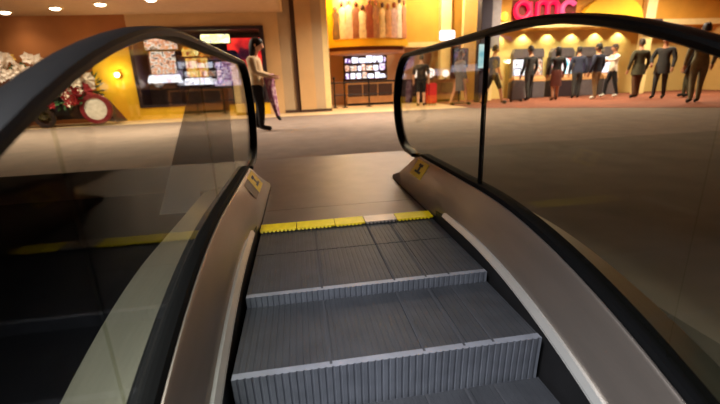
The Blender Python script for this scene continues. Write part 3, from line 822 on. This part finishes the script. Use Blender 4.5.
def person(label, x, y, rz, H, top, bottom, skin, hair, shoes, sleeve='long', legs='trousers', hair_len='short', pose=None, coat=False):
    """pose: dict of overrides; figure faces local -y, units are fractions of H"""
    P = pose or {}
    step = P.get('step', 0.03); lean = P.get('lean', 0.0); bow = P.get('bow', 0.0)
    def V(a, b, c): return Vector((a*H, b*H, c*H))
    def up(vec):   # lean of the upper body about the pelvis
        d = vec-V(0, 0, .53)
        return V(0, 0, .53)+Vector((d.x, d.y*math.cos(lean)-d.z*math.sin(lean), d.z*math.cos(lean)+d.y*math.sin(lean)))
    J = {'pelvis': V(0, .0, .53), 'belly': up(V(0, -.004, .61)), 'chest': up(V(0, .0, .715)), 'neckb': up(V(0, .006, .80)), 'neck': up(V(0, -.002, .845)), 'skull': up(V(0, -.012-bow*.5, .885))}
    R_ = {'pelvis': (.088, .062), 'belly': (.078, .056), 'chest': (.088, .060), 'neckb': (.048, .040), 'neck': (.032, .032), 'skull': (.036, .040)}
    E_ = [('pelvis','belly'),('belly','chest'),('chest','neckb'),('neckb','neck'),('neck','skull')]
    for s, n in ((-1, 'L'), (1, 'R')):
        hip = V(.052*s, 0, .49); st = step*s
        knee = V(.056*s, st*.9-.012, .275); ank = V(.058*s, st*1.6+.015, .045); toe = V(.064*s, st*1.6-.075, .022)
        J['hip'+n], J['knee'+n], J['ank'+n], J['toe'+n] = hip, knee, ank, toe
        R_['hip'+n], R_['knee'+n], R_['ank'+n], R_['toe'+n] = .056, .036, .024, (.026, .018)
        E_ += [('pelvis','hip'+n),('hip'+n,'knee'+n),('knee'+n,'ank'+n),('ank'+n,'toe'+n)]
        sh = up(V(.112*s, .004, .785))
        el, wr = P.get('arm'+n, ((.150*s, .012, .625), (.150*s, -.045, .485)))
        J['sho'+n], J['elb'+n], J['wri'+n] = sh, up(V(*el)), up(V(*wr))
        R_['sho'+n], R_['elb'+n], R_['wri'+n] = .040, .027, .019
        E_ += [('chest','sho'+n),('sho'+n,'elb'+n),('elb'+n,'wri'+n)]
    names = list(J); idx = {k: i for i, k in enumerate(names)}
    rad = []
    for k in names:
        r = R_[k]; r = r if hasattr(r, '__len__') else (r, r)
        rad.append((r[0]*H, r[1]*H))
    body = eval_mesh([(idx[a], idx[b]) for a, b in E_], [J[k] for k in names], rad, idx['pelvis'])
    segs = {(a, b): (J[a], J[b]) for a, b in E_}
    def nearest(p): return min(segs, key=lambda k: seg_dist(p, *segs[k]))
    bm = bmesh.new(); bm.from_mesh(body)
    bm.normal_update()
    skel = [(f, nearest(f.calc_center_median())) for f in bm.faces]
    root = thing('person', label, 'person', (x, y, .001), rz, P.get('group'))
    def garment(name, keep, off, m):
        g = MB(); mp_ = {}
        for f, k in skel:
            if not keep(f.calc_center_median(), k): continue
            ids = []
            for v in f.verts:
                if v.index not in mp_:
                    mp_[v.index] = len(g.v); g.v.append(tuple(v.co+v.normal*off))
                ids.append(mp_[v.index])
            g.f.append(tuple(ids)); g.mi.append(0)
        if not g.f: return None
        return g.build(name, m, root, True)
    torso = lambda k: k in (('belly','chest'),('pelvis','belly'),('chest','neckb')) or k[0].startswith('chest')
    upper = lambda k: k[0].startswith('sho'); fore = lambda k: k[0].startswith('elb')
    def ktop(c, k):
        if torso(k) and c.z > .50*H: return c.z < .83*H
        if k[0] == 'pelvis': return c.z > .50*H
        if upper(k): return True
        return fore(k) and sleeve == 'long' and (c-J['wri'+k[0][-1]]).length > .02*H
    garment('jacket' if coat else 'shirt', ktop, .011 if coat else .008, top)
    def kbot(c, k):
        if k[0] in ('pelvis',) or k[0].startswith('hip'):
            return c.z < .56*H
        if k[0].startswith('knee'):
            return legs == 'trousers' and c.z > .05*H
        return False
    if legs in ('trousers', 'shorts'): garment(legs, kbot, .006, bottom)
    if legs in ('skirt',) or coat:
        lo, r1, r0 = (.27, .10, .098) if legs == 'skirt' else (.40, .112, .104)
        sk = MB(); rings = []
        for z, r in ((.575, r0*.93), (.53, r0), (.45, r1*.98), (lo, r1*1.06), (lo+.001, r1*1.0), (.45, r1*.93), (.56, r0*.86)):
            rings.append([(r*H*math.cos(2*PI*j/20)*(1+.03*math.sin(j*3)), .78*r*H*math.sin(2*PI*j/20), z*H) for j in range(20)])
        sk.loft(rings, caps=False).build('skirt' if legs == 'skirt' else 'coat_hem', bottom if legs == 'skirt' else top, root, True)
    garment('shoe', lambda c, k: k[0] == 'ankL' or (k[0] == 'kneeL' and c.z < .05*H), .006, shoes)
    garment('shoe', lambda c, k: k[0] == 'ankR' or (k[0] == 'kneeR' and c.z < .05*H), .006, shoes)
    bm.free()
    # the body: limbs, then head with face and five-fingered hands in the same mesh
    b = MB()
    b.add([v.co[:] for v in body.vertices], [tuple(p.vertices) for p in body.polygons])
    bpy.data.meshes.remove(body)
    hc = J['skull']+Vector((0, -.008*H, .042*H))
    turn = P.get('turn', 0.0); nod = bow*4
    Rm = Matrix.Rotation(turn, 3, 'Z') @ Matrix.Rotation(nod, 3, 'X')
    def hp(q): return hc + Rm @ Vector(q)*H
    rings = []
    n = 16
    for i in range(13):
        ph = PI*i/12
        z = -.068*math.cos(ph); r = max(math.sin(ph), .02)
        jaw = 1 - .22*max(0, -z/.068)
        ring = []
        for j in range(n):
            a = 2*PI*j/n
            q = [.047*r*jaw*math.cos(a), .058*r*math.sin(a)*(1-.10*max(0, -z/.068)), z]
            if math.sin(a) < -.9 and -.025 < z < .008: q[1] -= .010 if z < -.003 else .005   # nose
            if math.sin(a) < -.6 and abs(math.cos(a)) > .25 and .0 < z < .02: q[1] += .005     # eye sockets
            ring.append(hp(q))
        rings.append(ring)
    b.loft(rings)
    for s in (-1, 1):
        b.ball(tuple(hp((s*.048, .004, -.004))), .008*H, .010*H, .016*H, 5)
    for s, nm in ((-1, 'L'), (1, 'R')):
        wv = J['wri'+nm]; d = (wv-J['elb'+nm]).normalized()
        side = Vector((0, -1, 0)); side = (side-d*side.dot(d)).normalized() if abs(side.dot(d)) < .95 else Vector((1, 0, 0))
        th = d.cross(side)
        b.tube([wv-d*.01*H, wv+d*.02*H, wv+d*.05*H], [.017*H, .022*H, .020*H], 8)
        for k, L in enumerate((.036, .042, .039, .030)):
            o0 = wv+d*.045*H+side*(.018-.012*k)*H
            curl = th*(-s)*.35
            b.tube([o0, o0+d*L*.5*H, o0+(d*.85+curl)*L*H], [.0058*H, .0055*H, .004*H], 6)
        o0 = wv+d*.014*H+side*.016*H
        b.tube([o0, o0+(d*.5+side*.6)*.03*H, o0+(d*.9+side*.6)*.045*H], [.0068*H, .006*H, .0045*H], 6)
    bo = b.build('body', skin, root, True)
    # eyes and mouth
    for s in (-1, 1):
        MB().ball(tuple(hp((s*.018, -.049, .008))), .0055*H, .004*H, .0045*H, 4).build('eye', m_black, root, True)
    MB().ball(tuple(hp((0, -.053, -.034))), .014*H, .004*H, .003*H, 4).build('mouth', mat('lip', (140, 70, 60), .6), root, True)
    # hair cap, with a fall for long hair
    hb = MB(); rings = []
    for i in range(9):
        ph = PI*.5*i/8
        rr_ = math.cos(ph)
        z0 = .082*math.sin(ph)
        ring = []
        for j in range(18):
            a = 2*PI*j/18
            front = max(0, -math.sin(a))
            zlow = -.03+.055*front
            zz = zlow+(z0/.082)*(.078-zlow)
            ring.append(hp((.052*max(rr_, .03)**.5*math.cos(a), .005+.0625*max(rr_, .03)**.5*math.sin(a)*(.97 if math.sin(a) < 0 else 1.04), zz)))
        rings.append(ring)
    hb.loft(rings)
    if hair_len == 'long':
        hb.loft([[hp((.050*sx_*math.cos(a), .030+.036*sy_*math.sin(a), z)) for a in [2*PI*j/12 for j in range(12)]] for z, sx_, sy_ in ((.05, .9, .8), (0, 1.1, 1.0), (-.05, 1.15, .95), (-.11, 1.0, .8), (-.15, .6, .5))])
    elif hair_len == 'bun':
        hb.ball(tuple(hp((0, .068, .03))), .026*H, n=6)
    hb.build('hair', hair, root, True)
    return root, J, H
def cm(name, rgb, var=.15): return mat(name, rgb, 0.85, 0, var, 14)
sk_m = cm('skin_medium', (190, 138, 108), .05); sk_l = cm('skin_light', (214, 166, 138), .05); sk_d = cm('skin_dark', (120, 78, 56), .05)
h_blk = mat('hair_black', (20, 16, 16), .5); h_brn = mat('hair_brown', (54, 36, 26), .55)
c_black = cm('cloth_black', (26, 24, 28)); c_navy = cm('cloth_navy', (40, 44, 66)); c_char = cm('cloth_charcoal', (52, 50, 50)); c_grey = cm('cloth_grey', (110, 102, 100))
c_cream = cm('cloth_cream', (216, 188, 148)); c_white = cm('cloth_white', (228, 214, 196)); c_khaki = cm('cloth_khaki', (140, 118, 86)); c_maroon = cm('cloth_maroon', (92, 44, 36))
c_olive = cm('cloth_olive', (72, 68, 50)); c_shoe = cm('shoe_dark', (30, 26, 26)); c_brown = cm('cloth_brown', (96, 66, 46)); c_blue = cm('cloth_slate', (78, 84, 104)); c_sage = cm('cloth_sage', (118, 112, 90))
shoe_w = cm('shoe_white', (214, 206, 196))
def face(dx, dy): return math.atan2(dx, -dy)       # heading so that local -y points to (dx, dy)

HOLD = {'armL': ((-.135, -.02, .64), (-.07, -.13, .60)), 'armR': ((.135, -.02, .64), (.06, -.14, .60))}
r, J, H = person('person with black hair in a cream top standing by the shop window, pink wrap held',
       -.95, 5.58, face(1, -.12), 1.62, c_cream, c_black, sk_l, h_blk, c_shoe, 'long', 'trousers', 'long', dict(HOLD, step=.02, bow=.03))
r.scale = (1.15, 1.22, 1.0)
# pink patterned wrap carried over the forearms
m_pinkp = bpy.data.materials.new('pink_patterned_cloth'); m_pinkp.use_nodes = True
nt = m_pinkp.node_tree; bs = nt.nodes['Principled BSDF']; vo = nt.nodes.new('ShaderNodeTexVoronoi'); vo.inputs['Scale'].default_value = 14
tcn = nt.nodes.new('ShaderNodeTexCoord'); nt.links.new(tcn.outputs['Object'], vo.inputs['Vector'])
rp = nt.nodes.new('ShaderNodeValToRGB'); rp.color_ramp.elements[0].color = lin((226, 190, 196))+(1,); rp.color_ramp.elements[1].color = lin((160, 96, 130))+(1,)
rp.color_ramp.elements[0].position = .25; rp.color_ramp.elements[1].position = .6
nt.links.new(vo.outputs['Distance'], rp.inputs[0]); nt.links.new(rp.outputs[0], bs.inputs['Base Color']); bs.inputs['Roughness'].default_value = .9
t = thing('wrap', 'pink and white patterned wrap hanging from the forearms of the person in the cream top', 'clothing', (-.95, 5.58, 0), face(1, -.12))
b = MB(); rings = []
for z, yc, wx, wy in ((.985, -.235, .10, .05), (1.01, -.235, .13, .075), (.98, -.24, .14, .085), (.80, -.25, .12, .07), (.60, -.27, .12, .065), (.42, -.30, .10, .05), (.26, -.33, .07, .035)):
    rings.append([(wx*math.cos(q)*(1+.12*math.sin(5*q+z*6)), yc+wy*math.sin(q)*(1+.2*math.sin(4*q)), z) for q in [2*PI*j/24 for j in range(24)]])
b.loft(rings).build('cloth', m_pinkp, t, True)
b = MB(); b.loft([[(wx*math.cos(q), yc+wy*math.sin(q), z) for q in [2*PI*j/14 for j in range(14)]] for z, yc, wx, wy in ((.28, -.32, .06, .035), (.22, -.345, .065, .04), (.18, -.37, .045, .03))])
b.build('hem', c_shoe, t, True)
GRP = 'people at the shops across the lobby'
def pp(label, x, y, fx, fy, H, *a, **k):
    pose = k.pop('pose', {})
    pose['group'] = GRP
    return person(label, x, y, face(fx, fy), H, *a, pose=pose, **k)
pp('person in black top and shorts standing by a red suitcase before the yellow store', 3.72, 10.55, .3, 1, 1.58, c_black, c_black, sk_l, h_blk, c_shoe, 'short', 'shorts', 'bun')
pp('person in grey jacket with bare legs walking left of the dark column', 4.75, 9.9, 1, .2, 1.62, c_grey, c_grey, sk_m, h_brn, c_shoe, 'long', 'skirt', 'long', pose=dict(step=.09), coat=True)
pp('person in slate shirt and black shorts striding in front of the dark column', 5.72, 9.65, 1, .1, 1.72, c_blue, c_black, sk_m, h_blk, c_shoe, 'short', 'shorts', 'short', pose=dict(step=.11))
pp('slim person in black beside a grey suitcase before the right store', 7.42, 10.5, -.2, 1, 1.74, c_black, c_char, sk_m, h_blk, c_shoe, 'long', 'trousers', 'short')
pp('person in dark jacket and maroon skirt facing the screens', 8.12, 10.1, .2, 1, 1.66, c_black, c_maroon, sk_m, h_blk, c_brown, 'long', 'skirt', 'long', coat=False)
pp('person in navy jacket and dark trousers leaning towards the counter', 9.36, 10.75, .4, 1, 1.70, c_navy, c_char, sk_m, h_blk, c_shoe, 'long', 'trousers', 'short', pose=dict(lean=.12))
pp('person in navy top and khaki trousers next to the person in the white shirt', 9.18, 9.62, -.3, 1, 1.68, c_navy, c_khaki, sk_m, h_blk, shoe_w, 'long', 'trousers', 'short')
pp('person in white shirt and black trousers holding the arms out to the side', 10.36, 10.35, -1, .25, 1.70, c_white, c_black, sk_m, h_brn, shoe_w, 'long', 'trousers', 'short',
   pose=dict(step=.06, armR=((.16, -.07, .70), (.14, -.20, .70)), armL=((-.16, -.07, .69), (-.14, -.20, .68))))
pp('person in olive coat and brown trousers beside the person in the white shirt', 10.4, 9.35, .2, 1, 1.76, c_olive, c_brown, sk_m, h_brn, c_shoe, 'long', 'trousers', 'short', coat=True)
pp('tall person in charcoal jacket and charcoal trousers beneath the dark sign box', 10.5, 8.6, -.8, -.4, 1.78, c_char, c_char, sk_m, h_blk, c_shoe, 'long', 'trousers', 'short', coat=True, pose=dict(armL=((-.16, -.03, .64), (-.12, -.13, .56))))
pp('tall person with black hair in grey-green clothes at the right edge', 9.5, 6.57, .5, 1, 1.84, c_sage, c_sage, sk_m, h_blk, c_shoe, 'long', 'trousers', 'short')
pp('person in charcoal hooded top behind the grey-green person at the right edge', 11.55, 8.7, -.5, .8, 1.72, c_char, c_olive, sk_m, h_brn, c_shoe, 'long', 'trousers', 'short', coat=True)

def suitcase(label, x, y, z, m, h=.56, w=.38):
    t = thing('suitcase', label, 'suitcase', (x, y, .001), z, 'suitcases in the lobby')
    MB().rbox(-w/2, w/2, -.12, .12, .05, h, .04).build('shell', m, t, True)
    for s in (-1, 1):
        MB().tube([(s*.10, .08, h-.01), (s*.10, .08, h+.36)], .009, 8).build('handle_bar', m_dkmetal, t)
        for q in (-1, 1): MB().lathe([(.001,-.015),(.027,-.015),(.027,.015),(.001,.015)], (s*(w/2-.06), q*.08, .027), 12, 'x').build('wheel', m_black, t)
    MB().tube([(-.11, .08, h+.36), (.11, .08, h+.36)], .014, 8).build('handle', m_black, t)
suitcase('small red suitcase beside the person in black before the yellow store', 4.12, 10.75, .3, cm('case_red', (196, 36, 34)), .70, .36)
suitcase('grey suitcase left of the slim person in black before the right store', 6.86, 10.25, -.2, cm('case_grey', (96, 92, 98)), .68, .44)
